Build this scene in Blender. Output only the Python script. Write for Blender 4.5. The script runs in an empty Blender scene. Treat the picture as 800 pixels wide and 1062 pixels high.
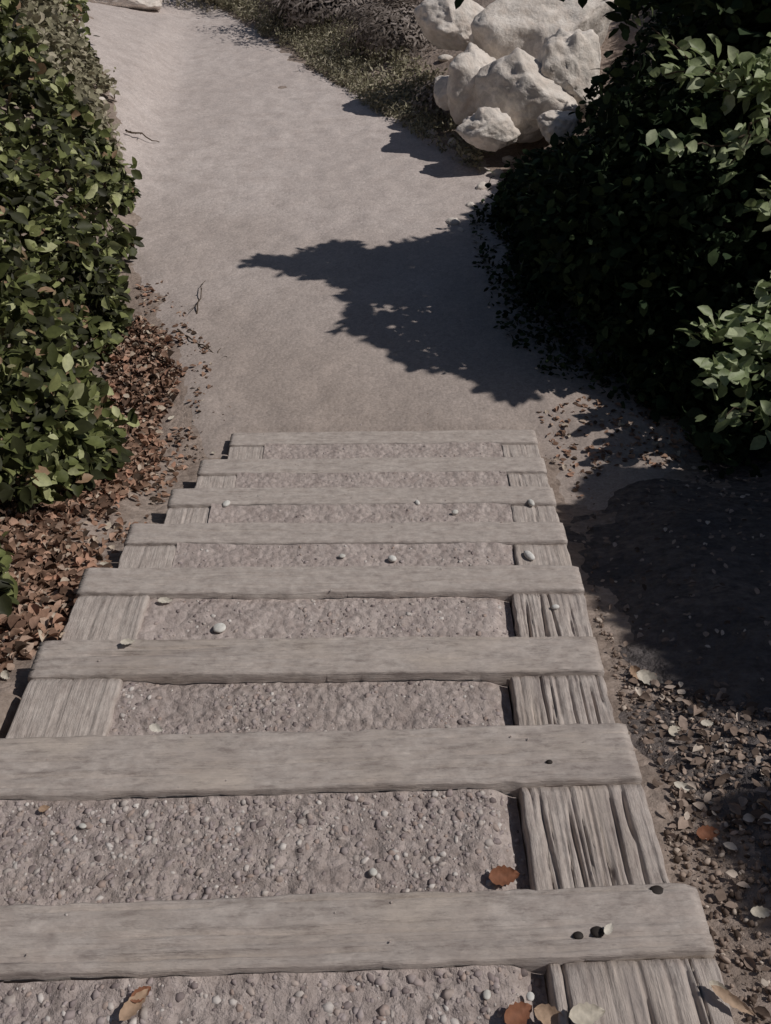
import bpy, bmesh, math, random
import numpy as np
from mathutils import Vector
random.seed(7); RS = np.random.RandomState(11)
SC = bpy.context.scene; COL = SC.collection
R = math.radians
# ------------------------------------------------------------------ camera model (photo 800x1062)
CAMZ = 2.35; PITCH = R(40); FPX = 920.0
cp, sp = math.cos(PITCH), math.sin(PITCH)
def ray(px, py):
    u = (np.asarray(px, float)-400)/FPX; v = (np.asarray(py, float)-531)/FPX
    return u, cp - v*sp, -(sp + v*cp)
def on_plane(px, py, z):
    u, f, d = ray(px, py); t = (z-CAMZ)/d
    return np.array([u*t, f*t, np.full(np.shape(t), z) if np.ndim(t) else z]).T
def at_depth(px, py, Z):
    u, f, d = ray(px, py); return np.array([u*Z, f*Z, CAMZ + d*Z])
def project(P):
    P = np.atleast_2d(P); x, y, dz = P[:,0], P[:,1], CAMZ-P[:,2]
    Z = y*cp + dz*sp; Y = dz*cp - y*sp
    Zs = np.where(Z > .05, Z, .05)
    return 400+FPX*x/Zs, 531+FPX*Y/Zs, Z
# ------------------------------------------------------------------ sun
SUN_AZ = R(0); SUN_EL = R(50)          # azimuth measured from +x towards +y
SV = np.array([math.cos(SUN_EL)*math.cos(SUN_AZ), math.cos(SUN_EL)*math.sin(SUN_AZ), math.sin(SUN_EL)])
# ------------------------------------------------------------------ noise
def _hash(ix, iy, iz, s):
    h = (ix*374761393 + iy*668265263 + iz*2147483647 + s*1274126177) & 0xffffffff
    h = ((h ^ (h >> 13))*1274126177) & 0xffffffff
    return ((h ^ (h >> 16)) & 0xffff)/65535.0
def vnoise(x, y, z=0.0, s=0):
    x, y, z = np.broadcast_arrays(np.asarray(x, float), np.asarray(y, float), np.asarray(z, float))
    ix, iy, iz = [np.floor(a).astype(np.int64) for a in (x, y, z)]
    fx, fy, fz = x-ix, y-iy, z-iz
    fx, fy, fz = [a*a*(3-2*a) for a in (fx, fy, fz)]
    r = 0
    for dx in (0, 1):
        for dy in (0, 1):
            for dz in (0, 1):
                w = (fx if dx else 1-fx)*(fy if dy else 1-fy)*(fz if dz else 1-fz)
                r = r + w*_hash(ix+dx, iy+dy, iz+dz, s)
    return r*2-1
def fbm(x, y, z=0.0, s=0, o=4):
    r = 0; a = 1.0
    for k in range(o):
        r = r + a*vnoise(np.asarray(x)*2**k, np.asarray(y)*2**k, np.asarray(z)*2**k, s+k); a *= .5
    return r
def inpoly(px, py, poly):
    px = np.asarray(px, float); py = np.asarray(py, float); c = np.zeros(px.shape, bool); n = len(poly)
    for i in range(n):
        x1, y1 = poly[i]; x2, y2 = poly[(i+1) % n]
        if y1 == y2: continue
        m = ((y1 > py) != (y2 > py)) & (px < (x2-x1)*(py-y1)/(y2-y1)+x1)
        c ^= m
    return c
# ------------------------------------------------------------------ the steps, measured
# z of the timber top, front-left corner, front-right corner
ST = [(1.130, None,      (722, 914), 937),
      (.942,  None,      (650, 748), 764),
      (.756,  (42, 663), (618, 658), None),
      (.604,  (88, 588), (600, 585), None),
      (.470,  (135, 542),(584, 540), None),
      (.330,  (178, 506),(573, 503), None),
      (.185,  (208, 476),(564, 473), None),
      (.045,  (240, 448),(555, 445), None)]
CORN = []
for z, fl, fr, yl in ST:
    r_ = on_plane(fr[0], fr[1], z)
    if fl is None:
        q = on_plane(0, yl, z); d = (q-r_)/np.linalg.norm(q-r_); l_ = r_ + d*(1.40 if z > 1 else 1.395)
    else: l_ = on_plane(fl[0], fl[1], z)
    CORN.append((l_, r_))
ys = np.array([(a[1]+b[1])/2 for a, b in CORN])[::-1]; zs = np.array([s[0] for s in ST])[::-1]
xl = np.array([a[0] for a, b in CORN])[::-1]; xr = np.array([b[0] for a, b in CORN])[::-1]
o_ = np.argsort(ys); ys, zs, xl, xr = ys[o_], zs[o_], xl[o_], xr[o_]
slope = (zs[0]-zs[-1])/(ys[-1]-ys[0])
def zline(y): return zs[-1] + slope*(ys[-1]-y)
def smax(a, b, k=.06): return .5*(a+b+np.sqrt((a-b)**2+k*k))
def sstep(a, b, x):
    t = np.clip((x-a)/(b-a), 0, 1); return t*t*(3-2*t)
def ground(x, y):
    x = np.asarray(x, float); y = np.asarray(y, float)
    XL = np.interp(y, ys, xl); XR = np.interp(y, ys, xr)
    out = np.maximum(XL-x, x-XR)                     # >0 outside the flight
    yy = np.maximum(y, -2.5)
    b = smax(0, zline(yy)-.20 + .075*(XL-x > x-XR)*sstep(-.04, .02, XL-x) + .09*sstep(.1, .5, out)) - .03
    b = b*sstep(ys[-1]+.45, ys[-1]-.1, y)*1.0 + 0
    # left bank and right bank of the flight
    dl = np.maximum(0, -1.25-.10*(y-3)-x)
    b = b + .45*dl*sstep(0, .5, dl)*sstep(14, 9, y)
    dr = np.maximum(0, x-1.5-.35*np.maximum(0, y-3.5))
    b = b + .16*dr
    # bank beyond the path
    d = (x-.85)*.876 + (y-7.2)*.482
    b = b + .36*smax(d, 0, .15)*sstep(5.5, 7.0, y)*sstep(60, 20, y)
    n = (.028-.020*sstep(3.4, 5.5, y))*fbm(x*1.1, y*1.1, 0, 3) + .007*fbm(x*9, y*9, 0, 9, 3)
    b = b + n*sstep(-.05, .35, np.where(y < ys[-1]+.05, out, 1)) 
    inside = sstep(-.03, -.09, out)*sstep(ys[-1]-.04, ys[-1]-.09, y)
    inside = inside*sstep(-.5, -.3, y)
    return b - .42*inside
def px_ground(px, py):
    px = np.atleast_1d(np.asarray(px, float)); py = np.atleast_1d(np.asarray(py, float))
    u, f, d = ray(px, py); t = np.full(px.shape, .6); done = np.zeros(px.shape, bool)
    for k in range(500):
        z = CAMZ + d*t; done |= (z <= 1.6) & (z <= ground(u*t, f*t))
        if done.all(): break
        t = np.where(done, t, t+.06)
    lo, hi = t-.06, t
    for k in range(10):
        m = (lo+hi)/2; b = CAMZ+d*m <= ground(u*m, f*m); hi = np.where(b, m, hi); lo = np.where(b, lo, m)
    t = hi
    return np.stack([u*t, f*t, ground(u*t, f*t)], -1)
def sun_to_ground(P):
    t = (P[:,2]-.1)/SV[2]
    for _ in range(7):
        Q = P - SV*t[:,None]; t = t + (Q[:,2]-ground(Q[:,0], Q[:,1]))/SV[2]*.8
    return P - SV*t[:,None]
# ------------------------------------------------------------------ object helpers
def link(o, parent=None):
    COL.objects.link(o)
    if parent is not None: o.parent = parent
    return o
def tag(o, label=None, cat=None, group=None, kind=None):
    for k, v in (('label', label), ('category', cat), ('group', group), ('kind', kind)):
        if v: o[k] = v
    return o
def empty(name, loc, rz=0, **kw):
    o = bpy.data.objects.new(name, None); o.location = [float(c) for c in loc]; o.rotation_euler = (0, 0, rz); o.empty_display_size = .1
    link(o); return tag(o, **kw)
def mesh_np(name, V, F, mat, parent=None, smooth=True, tint=None, origin=None, loc=None):
    """F: list of index arrays (n,3) / (n,4)"""
    V = np.asarray(V, np.float32)
    if origin is not None: V = V - np.asarray(origin, np.float32)
    me = bpy.data.meshes.new(name); me.vertices.add(len(V)); me.vertices.foreach_set('co', V.ravel())
    loops = np.concatenate([f.ravel() for f in F]).astype(np.int32)
    tot = np.concatenate([np.full(len(f), f.shape[1]) for f in F]).astype(np.int32)
    st = np.concatenate([[0], np.cumsum(tot)[:-1]]).astype(np.int32)
    me.loops.add(len(loops)); me.loops.foreach_set('vertex_index', loops)
    me.polygons.add(len(tot)); me.polygons.foreach_set('loop_start', st); me.polygons.foreach_set('loop_total', tot)
    me.polygons.foreach_set('use_smooth', np.full(len(tot), smooth))
    if tint is not None:
        a = me.attributes.new('tint', 'FLOAT', 'POINT'); a.data.foreach_set('value', np.asarray(tint, np.float32))
    me.update(calc_edges=True); me.validate()
    me.materials.append(mat)
    o = bpy.data.objects.new(name, me); link(o, parent)
    if loc is not None: o.location = [float(c) for c in loc]
    return o
def unit(v): return v/np.maximum(np.linalg.norm(v, axis=-1, keepdims=True), 1e-9)
# leaf template: full (11 verts) and light (6 verts)
LT = np.array([[0,0,0],[.22,-.36,.5],[.22,0,0],[.22,.36,.5],[.52,-.5,.7],[.52,0,.0],[.52,.5,.7],[.80,-.3,.45],[.80,0,-.05],[.80,.3,.45],[1,0,-.2]])
LF = [np.array([[0,2,1],[0,3,2],[7,8,10],[8,9,10]]), np.array([[1,2,5,4],[2,3,6,5],[4,5,8,7],[5,6,9,8]])]
ST_ = np.array([[0,0,0],[.35,-.46,.4],[.35,.46,.4],[.75,-.36,.35],[.75,.36,.35],[1,0,-.1]])
SF = [np.array([[0,2,1],[3,4,5]]), np.array([[1,2,4,3]])]
def leaf_mesh(P, D, N, L, W, fold=.25, tint=None, full=True):
    T = LT if full else ST_; F = LF if full else SF
    D = unit(D); S = unit(np.cross(N, D)); N = np.cross(D, S)
    n = len(P); k = len(T)
    L = np.broadcast_to(L, n)[:,None,None]; W = np.broadcast_to(W, n)[:,None,None]; fo = np.broadcast_to(fold, n)[:,None,None]
    V = P[:,None] + D[:,None]*T[None,:,0:1]*L + S[:,None]*T[None,:,1:2]*W + N[:,None]*T[None,:,2:3]*W*fo
    off = (np.arange(n)*k)[:,None,None]
    FF = [(f[None]+off).reshape(-1, f.shape[1]) for f in F]
    t = np.repeat(tint if tint is not None else RS.rand(n), k)
    return V.reshape(-1, 3), FF, t
def join(parts):
    V = []; F3 = []; F4 = []; T = []; off = 0
    for v, f, t in parts:
        V.append(v); T.append(t if t is not None else np.zeros(len(v)))
        for a in f: (F3 if a.shape[1] == 3 else F4).append(a+off)
        off += len(v)
    F = []
    if F3: F.append(np.concatenate(F3))
    if F4: F.append(np.concatenate(F4))
    return np.concatenate(V), F, np.concatenate(T)
def ico(sub):
    bm = bmesh.new(); bmesh.ops.create_icosphere(bm, subdivisions=sub, radius=1)
    V = np.array([v.co[:] for v in bm.verts]); F = np.array([[v.index for v in f.verts] for f in bm.faces]); bm.free(); return V, F
IC = {k: ico(k) for k in (1, 2, 3, 5)}
def stones(P, size, sub=1, flat=.6, seed=0):
    rs = np.random.RandomState(seed); V0, F0 = IC[sub]; n = len(P); k = len(V0); am = .5 if sub == 1 else .22
    a = rs.rand(n)*6.28; sx = size*(.75+.5*rs.rand(n)); sy = size*(.55+.4*rs.rand(n)); sz = size*flat*(.7+.5*rs.rand(n))
    V = V0[None]*(1+am*(rs.rand(n, k, 1)-.5)*(1 if sub == 1 else .35))
    V = V*np.stack([sx, sy, sz], -1)[:,None]
    c, s = np.cos(a)[:,None], np.sin(a)[:,None]
    V = np.stack([V[...,0]*c-V[...,1]*s, V[...,0]*s+V[...,1]*c, V[...,2]], -1) + P[:,None]
    F = (F0[None]+(np.arange(n)*k)[:,None,None]).reshape(-1, 3)
    return V.reshape(-1, 3), [F], np.repeat(rs.rand(n), k)
def tube(pts, rad, n=7):
    pts = np.array(pts, float); m = len(pts); rad = np.broadcast_to(rad, m)
    d = unit(np.gradient(pts, axis=0)); up = np.where(np.abs(d[:,2:3]) > .9, np.array([[1., 0, 0]]), np.array([[0, 0, 1.]]))
    s = unit(np.cross(d, up)); t = np.cross(s, d); a = np.linspace(0, 2*math.pi, n, endpoint=False)
    V = pts[:,None] + rad[:,None,None]*(np.cos(a)[None,:,None]*s[:,None]+np.sin(a)[None,:,None]*t[:,None])
    i = np.arange(m-1)[:,None]*n; j = np.arange(n)[None]; jn = (j+1) % n
    F = np.stack([i+j, i+jn, i+n+jn, i+n+j], -1).reshape(-1, 4)
    return V.reshape(-1, 3), [F], None
def wiggle(a, b, n=9, amp=.06, sag=0, seed=0):
    a = np.array(a, float); b = np.array(b, float); rs = np.random.RandomState(seed); t = np.linspace(0, 1, n)[:,None]
    w = np.cumsum(rs.randn(n, 3), 0)*amp*.4; w -= w[0]; w -= w[-1]*t
    p = a+(b-a)*t + w; p[:,2] += sag*4*(t*(1-t))[:,0]; return p
# ------------------------------------------------------------------ materials
def newmat(name):
    m = bpy.data.materials.new(name); m.use_nodes = True; nt = m.node_tree; b = nt.nodes['Principled BSDF']; return m, nt, b
def N(nt, t, **kw):
    n = nt.nodes.new(t)
    for k, v in kw.items():
        if hasattr(n, k): setattr(n, k, v)
        else: n.inputs[k].default_value = v
    return n
def ramp(nt, src, stops):
    r = nt.nodes.new('ShaderNodeValToRGB'); e = r.color_ramp.elements
    while len(e) < len(stops): e.new(.5)
    for i, (p, c) in enumerate(stops): e[i].position = p; e[i].color = (*c, 1)
    nt.links.new(src, r.inputs[0]); return r
def mixc(nt, f, a, b, mode='MIX'):
    n = nt.nodes.new('ShaderNodeMix'); n.data_type = 'RGBA'; n.blend_type = mode
    for i, s in ((0, f), (6, a), (7, b)):
        if hasattr(s, 'is_output') or isinstance(s, bpy.types.NodeSocket): nt.links.new(s, n.inputs[i])
        else: n.inputs[i].default_value = s if i == 0 else (*s, 1)
    return n.outputs[2]
def soil_mat(name, c1, c2, c3, big=1.3, fine=60, bump=.5, bd=.01, cell=28, brown=None):
    m, nt, b = newmat(name); co = N(nt, 'ShaderNodeTexCoord').outputs['Object']
    n1 = N(nt, 'ShaderNodeTexNoise', Scale=big, Detail=6.0, Roughness=.6); n2 = N(nt, 'ShaderNodeTexNoise', Scale=fine, Detail=4.0, Roughness=.7)
    vo = N(nt, 'ShaderNodeTexVoronoi', Scale=float(cell)); n4 = N(nt, 'ShaderNodeTexNoise', Scale=big*8, Detail=5.0, Roughness=.65)
    for n in (n1, n2, vo, n4): nt.links.new(co, n.inputs['Vector'])
    base = ramp(nt, n1.outputs[0], [(.35, c1), (.62, c2)]).outputs[0]
    mott = ramp(nt, n4.outputs[0], [(.40, (0, 0, 0)), (.68, (1, 1, 1))])
    base = mixc(nt, mott.outputs[0], base, c3)
    if brown:   # browner soil mixed into the sand near the foot of the steps
        sx = nt.nodes.new('ShaderNodeSeparateXYZ'); nt.links.new(co, sx.inputs[0]); ma = nt.nodes.new('ShaderNodeMath'); ma.operation = 'MULTIPLY_ADD'
        nt.links.new(n1.outputs[0], ma.inputs[0]); ma.inputs[1].default_value = 4.0; nt.links.new(sx.outputs[1], ma.inputs[2])
        mr = nt.nodes.new('ShaderNodeMapRange'); mr.inputs[1].default_value = 5.2; mr.inputs[2].default_value = 8.6; nt.links.new(ma.outputs[0], mr.inputs[0])
        base = mixc(nt, mr.outputs[0], brown, base)
    sp_ = ramp(nt, n2.outputs[0], [(.3, (.72, .70, .68)), (.7, (1.22, 1.22, 1.22))])
    base = mixc(nt, .8, base, sp_.outputs[0], 'MULTIPLY')
    vc = ramp(nt, vo.outputs['Color'], [(.0, (.78, .77, .76)), (1, (1.18, 1.16, 1.14))])
    base = mixc(nt, .55, base, vc.outputs[0], 'MULTIPLY')
    nt.links.new(base, b.inputs['Base Color']); b.inputs['Roughness'].default_value = .95; b.inputs['Specular IOR Level'].default_value = .15
    ad = nt.nodes.new('ShaderNodeMath'); ad.operation = 'SUBTRACT'; nt.links.new(n2.outputs[0], ad.inputs[0]); nt.links.new(vo.outputs['Distance'], ad.inputs[1])
    bp = N(nt, 'ShaderNodeBump', Strength=bump, Distance=bd); nt.links.new(ad.outputs[0], bp.inputs['Height']); nt.links.new(bp.outputs[0], b.inputs['Normal'])
    return m
def tint_mat(name, stops, rough=.8, spec=.3, transl=0.0, nscale=40, bump=.3, bd=.004):
    m, nt, b = newmat(name); at = N(nt, 'ShaderNodeAttribute', attribute_name='tint')
    co = N(nt, 'ShaderNodeTexCoord').outputs['Object']; n2 = N(nt, 'ShaderNodeTexNoise', Scale=float(nscale), Detail=4.0); nt.links.new(co, n2.inputs['Vector'])
    c = ramp(nt, at.outputs['Fac'], stops).outputs[0]
    f = ramp(nt, n2.outputs[0], [(.3, (.7, .7, .7)), (.7, (1.2, 1.2, 1.2))]).outputs[0]
    c = mixc(nt, .7, c, f, 'MULTIPLY'); nt.links.new(c, b.inputs['Base Color'])
    b.inputs['Roughness'].default_value = rough; b.inputs['Specular IOR Level'].default_value = spec
    bp = N(nt, 'ShaderNodeBump', Strength=bump, Distance=bd); nt.links.new(n2.outputs[0], bp.inputs['Height']); nt.links.new(bp.outputs[0], b.inputs['Normal'])
    if transl > 0:
        tr = nt.nodes.new('ShaderNodeBsdfTranslucent'); nt.links.new(c, tr.inputs[0]); mx = nt.nodes.new('ShaderNodeMixShader'); mx.inputs[0].default_value = transl
        nt.links.new(b.outputs[0], mx.inputs[1]); nt.links.new(tr.outputs[0], mx.inputs[2]); nt.links.new(mx.outputs[0], nt.nodes['Material Output'].inputs[0])
    return m
def wood_mat(name, dust_lo=.36, grain=.9):
    m, nt, b = newmat(name); tc = N(nt, 'ShaderNodeTexCoord').outputs['Object']
    oi = N(nt, 'ShaderNodeObjectInfo'); ofs = nt.nodes.new('ShaderNodeVectorMath'); ofs.operation = 'MULTIPLY_ADD'
    cb = nt.nodes.new('ShaderNodeCombineXYZ')
    for i in range(3): nt.links.new(oi.outputs['Random'], cb.inputs[i])
    ad = nt.nodes.new('ShaderNodeVectorMath'); ad.operation = 'MULTIPLY_ADD'; nt.links.new(cb.outputs[0], ad.inputs[0]); ad.inputs[1].default_value = (37, 19, 11); nt.links.new(tc, ad.inputs[2])
    def mp(s):
        k = N(nt, 'ShaderNodeMapping'); k.inputs['Scale'].default_value = s; nt.links.new(ad.outputs[0], k.inputs[0]); return k.outputs[0]
    g1 = N(nt, 'ShaderNodeTexNoise', Scale=1.0, Detail=6.0, Roughness=.65); nt.links.new(mp((2.2, 90, 60)), g1.inputs['Vector'])
    g2 = N(nt, 'ShaderNodeTexNoise', Scale=1.0, Detail=5.0, Roughness=.6); nt.links.new(mp((4, 16, 16)), g2.inputs['Vector'])
    g3 = N(nt, 'ShaderNodeTexNoise', Scale=1.0, Detail=6.0, Roughness=.7); nt.links.new(mp((30, 45, 45)), g3.inputs['Vector'])
    g4 = N(nt, 'ShaderNodeTexNoise', Scale=1.0, Detail=3.0, Roughness=.5); nt.links.new(mp((5, 9, 9)), g4.inputs['Vector'])
    c = ramp(nt, g1.outputs[0], [(.24, (.31, .265, .24)), (.40, (.48, .425, .385)), (.72, (.56, .50, .455))]).outputs[0]
    c2 = ramp(nt, g2.outputs[0], [(.36, (.76, .75, .77)), (.6, (1.08, 1.07, 1.05))]).outputs[0]
    c = mixc(nt, .9, c, c2, 'MULTIPLY')
    # trodden-in grit lies in patches over the grain
    dr_ = ramp(nt, g3.outputs[0], [(.32, (0, 0, 0)), (.66, (1, 1, 1))]).outputs[0]; dust = mixc(nt, dr_, (.42, .365, .335), (.59, .535, .495))
    dm = ramp(nt, g4.outputs[0], [(dust_lo, (0, 0, 0)), (dust_lo+.2, (1, 1, 1))]).outputs[0]
    c = mixc(nt, dm, c, dust)
    g5 = N(nt, 'ShaderNodeTexNoise', Scale=1.0, Detail=8.0, Roughness=.75); nt.links.new(mp((14, 55, 40)), g5.inputs['Vector'])
    c = mixc(nt, grain, c, ramp(nt, g5.outputs[0], [(.36, (.66, .64, .64)), (.47, (.97, .97, .97)), (.66, (1.12, 1.11, 1.10))]).outputs[0], 'MULTIPLY')
    v5 = N(nt, 'ShaderNodeTexVoronoi', Scale=1.0); nt.links.new(mp((60, 110, 90)), v5.inputs['Vector'])
    c = mixc(nt, .5, c, ramp(nt, v5.outputs['Color'], [(0, (.84, .83, .83)), (1, (1.12, 1.11, 1.10))]).outputs[0], 'MULTIPLY')
    nt.links.new(c, b.inputs['Base Color']); b.inputs['Roughness'].default_value = .92; b.inputs['Specular IOR Level'].default_value = .15
    s1 = nt.nodes.new('ShaderNodeMath'); s1.operation = 'ADD'; nt.links.new(g1.outputs[0], s1.inputs[0]); nt.links.new(g5.outputs[0], s1.inputs[1])
    bp = N(nt, 'ShaderNodeBump', Strength=.85, Distance=.006); nt.links.new(s1.outputs[0], bp.inputs['Height']); nt.links.new(bp.outputs[0], b.inputs['Normal'])
    return m
M = {}
M['ground'] = soil_mat('sandy soil', (.33, .27, .235), (.41, .345, .305), (.25, .20, .17), 1.1, 55, .7, .012, 30)
M['dirt'] = soil_mat('packed dirt with shade tone', (.125, .118, .125), (.25, .215, .20), (.10, .092, .095), 2.6, 50, 1.0, .02, 26)  # darker soil, with the cool dark tone of shade put into its colour
M['path'] = soil_mat('compacted sand path', (.56, .505, .485), (.62, .565, .545), (.50, .445, .425), .8, 90, .5, .004, 45, (.40, .345, .315))
M['gravel'] = soil_mat('trodden gravel', (.43, .375, .36), (.51, .45, .425), (.34, .29, .275), 3.0, 70, .9, .009, 48)
M['pebble'] = tint_mat('gravel stones', [(0, (.20, .165, .16)), (.2, (.34, .285, .28)), (.5, (.44, .385, .375)), (.62, (.40, .31, .27)), (.8, (.48, .43, .40)), (1, (.66, .62, .59))], .9, .2, 0, 90)
M['wood'] = wood_mat('weathered grey timber')
M['dusty'] = wood_mat('dusty pale timber', .16, .55)
M['fine'] = soil_mat('sandy fine gravel', (.48, .42, .40), (.54, .48, .455), (.37, .315, .30), 3.0, 70, .8, .007, 48)
M['leafL'] = tint_mat('green shrub leaves', [(0, (.030, .032, .014)), (.35, (.07, .082, .028)), (.62, (.16, .185, .062)), (.84, (.38, .41, .17)), (.95, (.58, .60, .34)), (1, (.36, .24, .15))], .55, .3, .22, 60, .15)
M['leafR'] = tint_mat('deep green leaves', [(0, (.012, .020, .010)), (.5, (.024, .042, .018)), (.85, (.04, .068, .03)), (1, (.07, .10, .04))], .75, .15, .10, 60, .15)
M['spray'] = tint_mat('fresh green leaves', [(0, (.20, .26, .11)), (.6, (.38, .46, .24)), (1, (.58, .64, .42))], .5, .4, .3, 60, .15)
M['olive'] = tint_mat('dusty olive foliage', [(0, (.20, .185, .125)), (.5, (.36, .34, .23)), (1, (.54, .49, .38))], .8, .2, .15, 60, .15)
M['dry'] = tint_mat('dry twigs and leaves', [(0, (.12, .10, .085)), (.5, (.27, .23, .205)), (1, (.50, .44, .40))], .9, .1, .1, 60, .15)
M['litter'] = tint_mat('fallen dry leaves', [(0, (.06, .042, .03)), (.3, (.20, .12, .085)), (.6, (.40, .26, .185)), (.75, (.52, .30, .21)), (.9, (.50, .38, .30)), (1, (.66, .58, .47))], .8, .2, .1, 90, .2)
M['crumb'] = tint_mat('soil crumbs and chips', [(0, (.09, .065, .052)), (.4, (.25, .19, .155)), (.85, (.42, .33, .275)), (1, (.66, .58, .50))], .95, .1, 0, 90)
M['bark'] = tint_mat('grey brown bark', [(0, (.10, .075, .055)), (1, (.16, .125, .10))], .95, .1, 0, 30, .8, .01)
M['rock'] = soil_mat('pale limestone', (.84, .79, .74), (.90, .86, .81), (.68, .61, .55), 1.6, 26, .6, .02, 7)
M['chip'] = tint_mat('white pebbles', [(0, (.62, .61, .57)), (1, (.74, .73, .70))], .8, .3, 0, 90)
M['rust'] = tint_mat('rusty brown leaf', [(0, (.22, .095, .055)), (1, (.32, .15, .09))], .7, .2, .1, 90)
M['tan'] = tint_mat('tan leaf', [(0, (.42, .29, .20)), (1, (.55, .42, .31))], .7, .2, .1, 90)
M['pale'] = tint_mat('bleached leaf', [(0, (.60, .55, .46)), (1, (.74, .70, .62))], .7, .2, .1, 90)
M['iron'] = tint_mat('rusted iron', [(0, (.035, .028, .025)), (1, (.05, .04, .035))], .7, .3)
# ------------------------------------------------------------------ setting: ground, path
def axis(segs):
    r = []
    for a, b, s in segs: r += list(np.arange(a, b-1e-6, s))
    return np.array(r+[segs[-1][1]])
gx = axis([(-60, -12, 6), (-12, -5, .5), (-5, -2.6, .12), (-2.6, 2.8, .03), (2.8, 6, .12), (6, 12, .5), (12, 60, 6)])
gy = axis([(-40, -4, 6), (-4, -.6, .2), (-.6, 4.2, .03), (4.2, 9, .06), (9, 15, .2), (15, 40, 2.5), (40, 90, 10)])
X, Y = np.meshgrid(gx, gy); V = np.stack([X, Y, ground(X, Y)], -1).reshape(-1, 3)
nx = len(gx); i = np.arange(len(gy)-1)[:,None]*nx; j = np.arange(nx-1)[None]
F = np.stack([i+j, i+j+1, i+nx+j+1, i+nx+j], -1).reshape(-1, 4)
tag(mesh_np('ground', V, [F], M['ground']), kind='structure')
PATHPX = [(208, 455), (196, 415), (196, 380), (190, 345), (165, 310), (152, 240), (136, 150), (118, 90), (96, 62), (84, 30), (70, -6), (215, -6), (235, 18), (300, 60), (360, 96), (430, 138), (488, 166), (512, 192), (545, 240), (600, 300), (650, 350), (690, 400), (712, 440), (700, 480), (650, 500), (600, 530), (586, 500), (575, 455), (548, 462), (240, 462)]
pw = px_ground([p[0] for p in PATHPX], [p[1] for p in PATHPX]); pw[10] = (-4.6, 15.5, 0); pw[11] = (-3.4, 15.8, 0)
def sheet(name, PW, mat, x0, x1, y0, y1, lift, amp=.07, seed=21, st=.03):
    ax_ = np.arange(x0, x1, st); ay_ = np.arange(y0, y1, st)
    X, Y = np.meshgrid(ax_, ay_)
    wx = amp*fbm(X*3, Y*3, 0, seed); wy = amp*fbm(X*3, Y*3, 0, seed+10)
    msk = inpoly(X+wx, Y+wy, PW).astype(float)
    for _ in range(3):
        for axs in (0, 1):
            msk = (np.roll(msk, 2, axs)+np.roll(msk, 1, axs)+msk+np.roll(msk, -1, axs)+np.roll(msk, -2, axs))/5
    Z = ground(X, Y) + lift - .03*np.clip(.55-msk, 0, 1) + .006*fbm(X*8, Y*8, 0, seed+20, 3)*(msk < .97)
    ok = msk > .06
    nx = len(ax_); okf = ok[:-1, :-1] & ok[1:, :-1] & ok[:-1, 1:] & ok[1:, 1:]
    ii, jj = np.nonzero(okf); idx = ii*nx+jj
    F = np.stack([idx, idx+1, idx+nx+1, idx+nx], -1); used, inv = np.unique(F, return_inverse=True)
    V = np.stack([X, Y, Z], -1).reshape(-1, 3)[used]
    tag(mesh_np(name, V, [inv.reshape(-1, 4)], mat), kind='structure')
sheet('path', [tuple(p[:2]) for p in pw], M['path'], -6, 3, 1.2, 16, .010)
DIRT_SHADE_PX = [(545, 190), (620, 150), (1100, 150), (1250, 1200), (830, 1200), (784, 1075), (752, 960), (706, 880), (676, 790), (640, 720), (628, 650), (606, 590), (612, 535), (660, 505), (712, 490), (726, 440), (700, 395), (645, 380), (575, 335), (530, 250)]
dw = px_ground([p[0] for p in DIRT_SHADE_PX], [p[1] for p in DIRT_SHADE_PX])
sheet('dirt', [tuple(p[:2]) for p in dw], M['dirt'], .3, 6, -.5, 8.5, .004, .17, 121)  # soil sheet whose colour also darkens the shadowed ground
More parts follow.
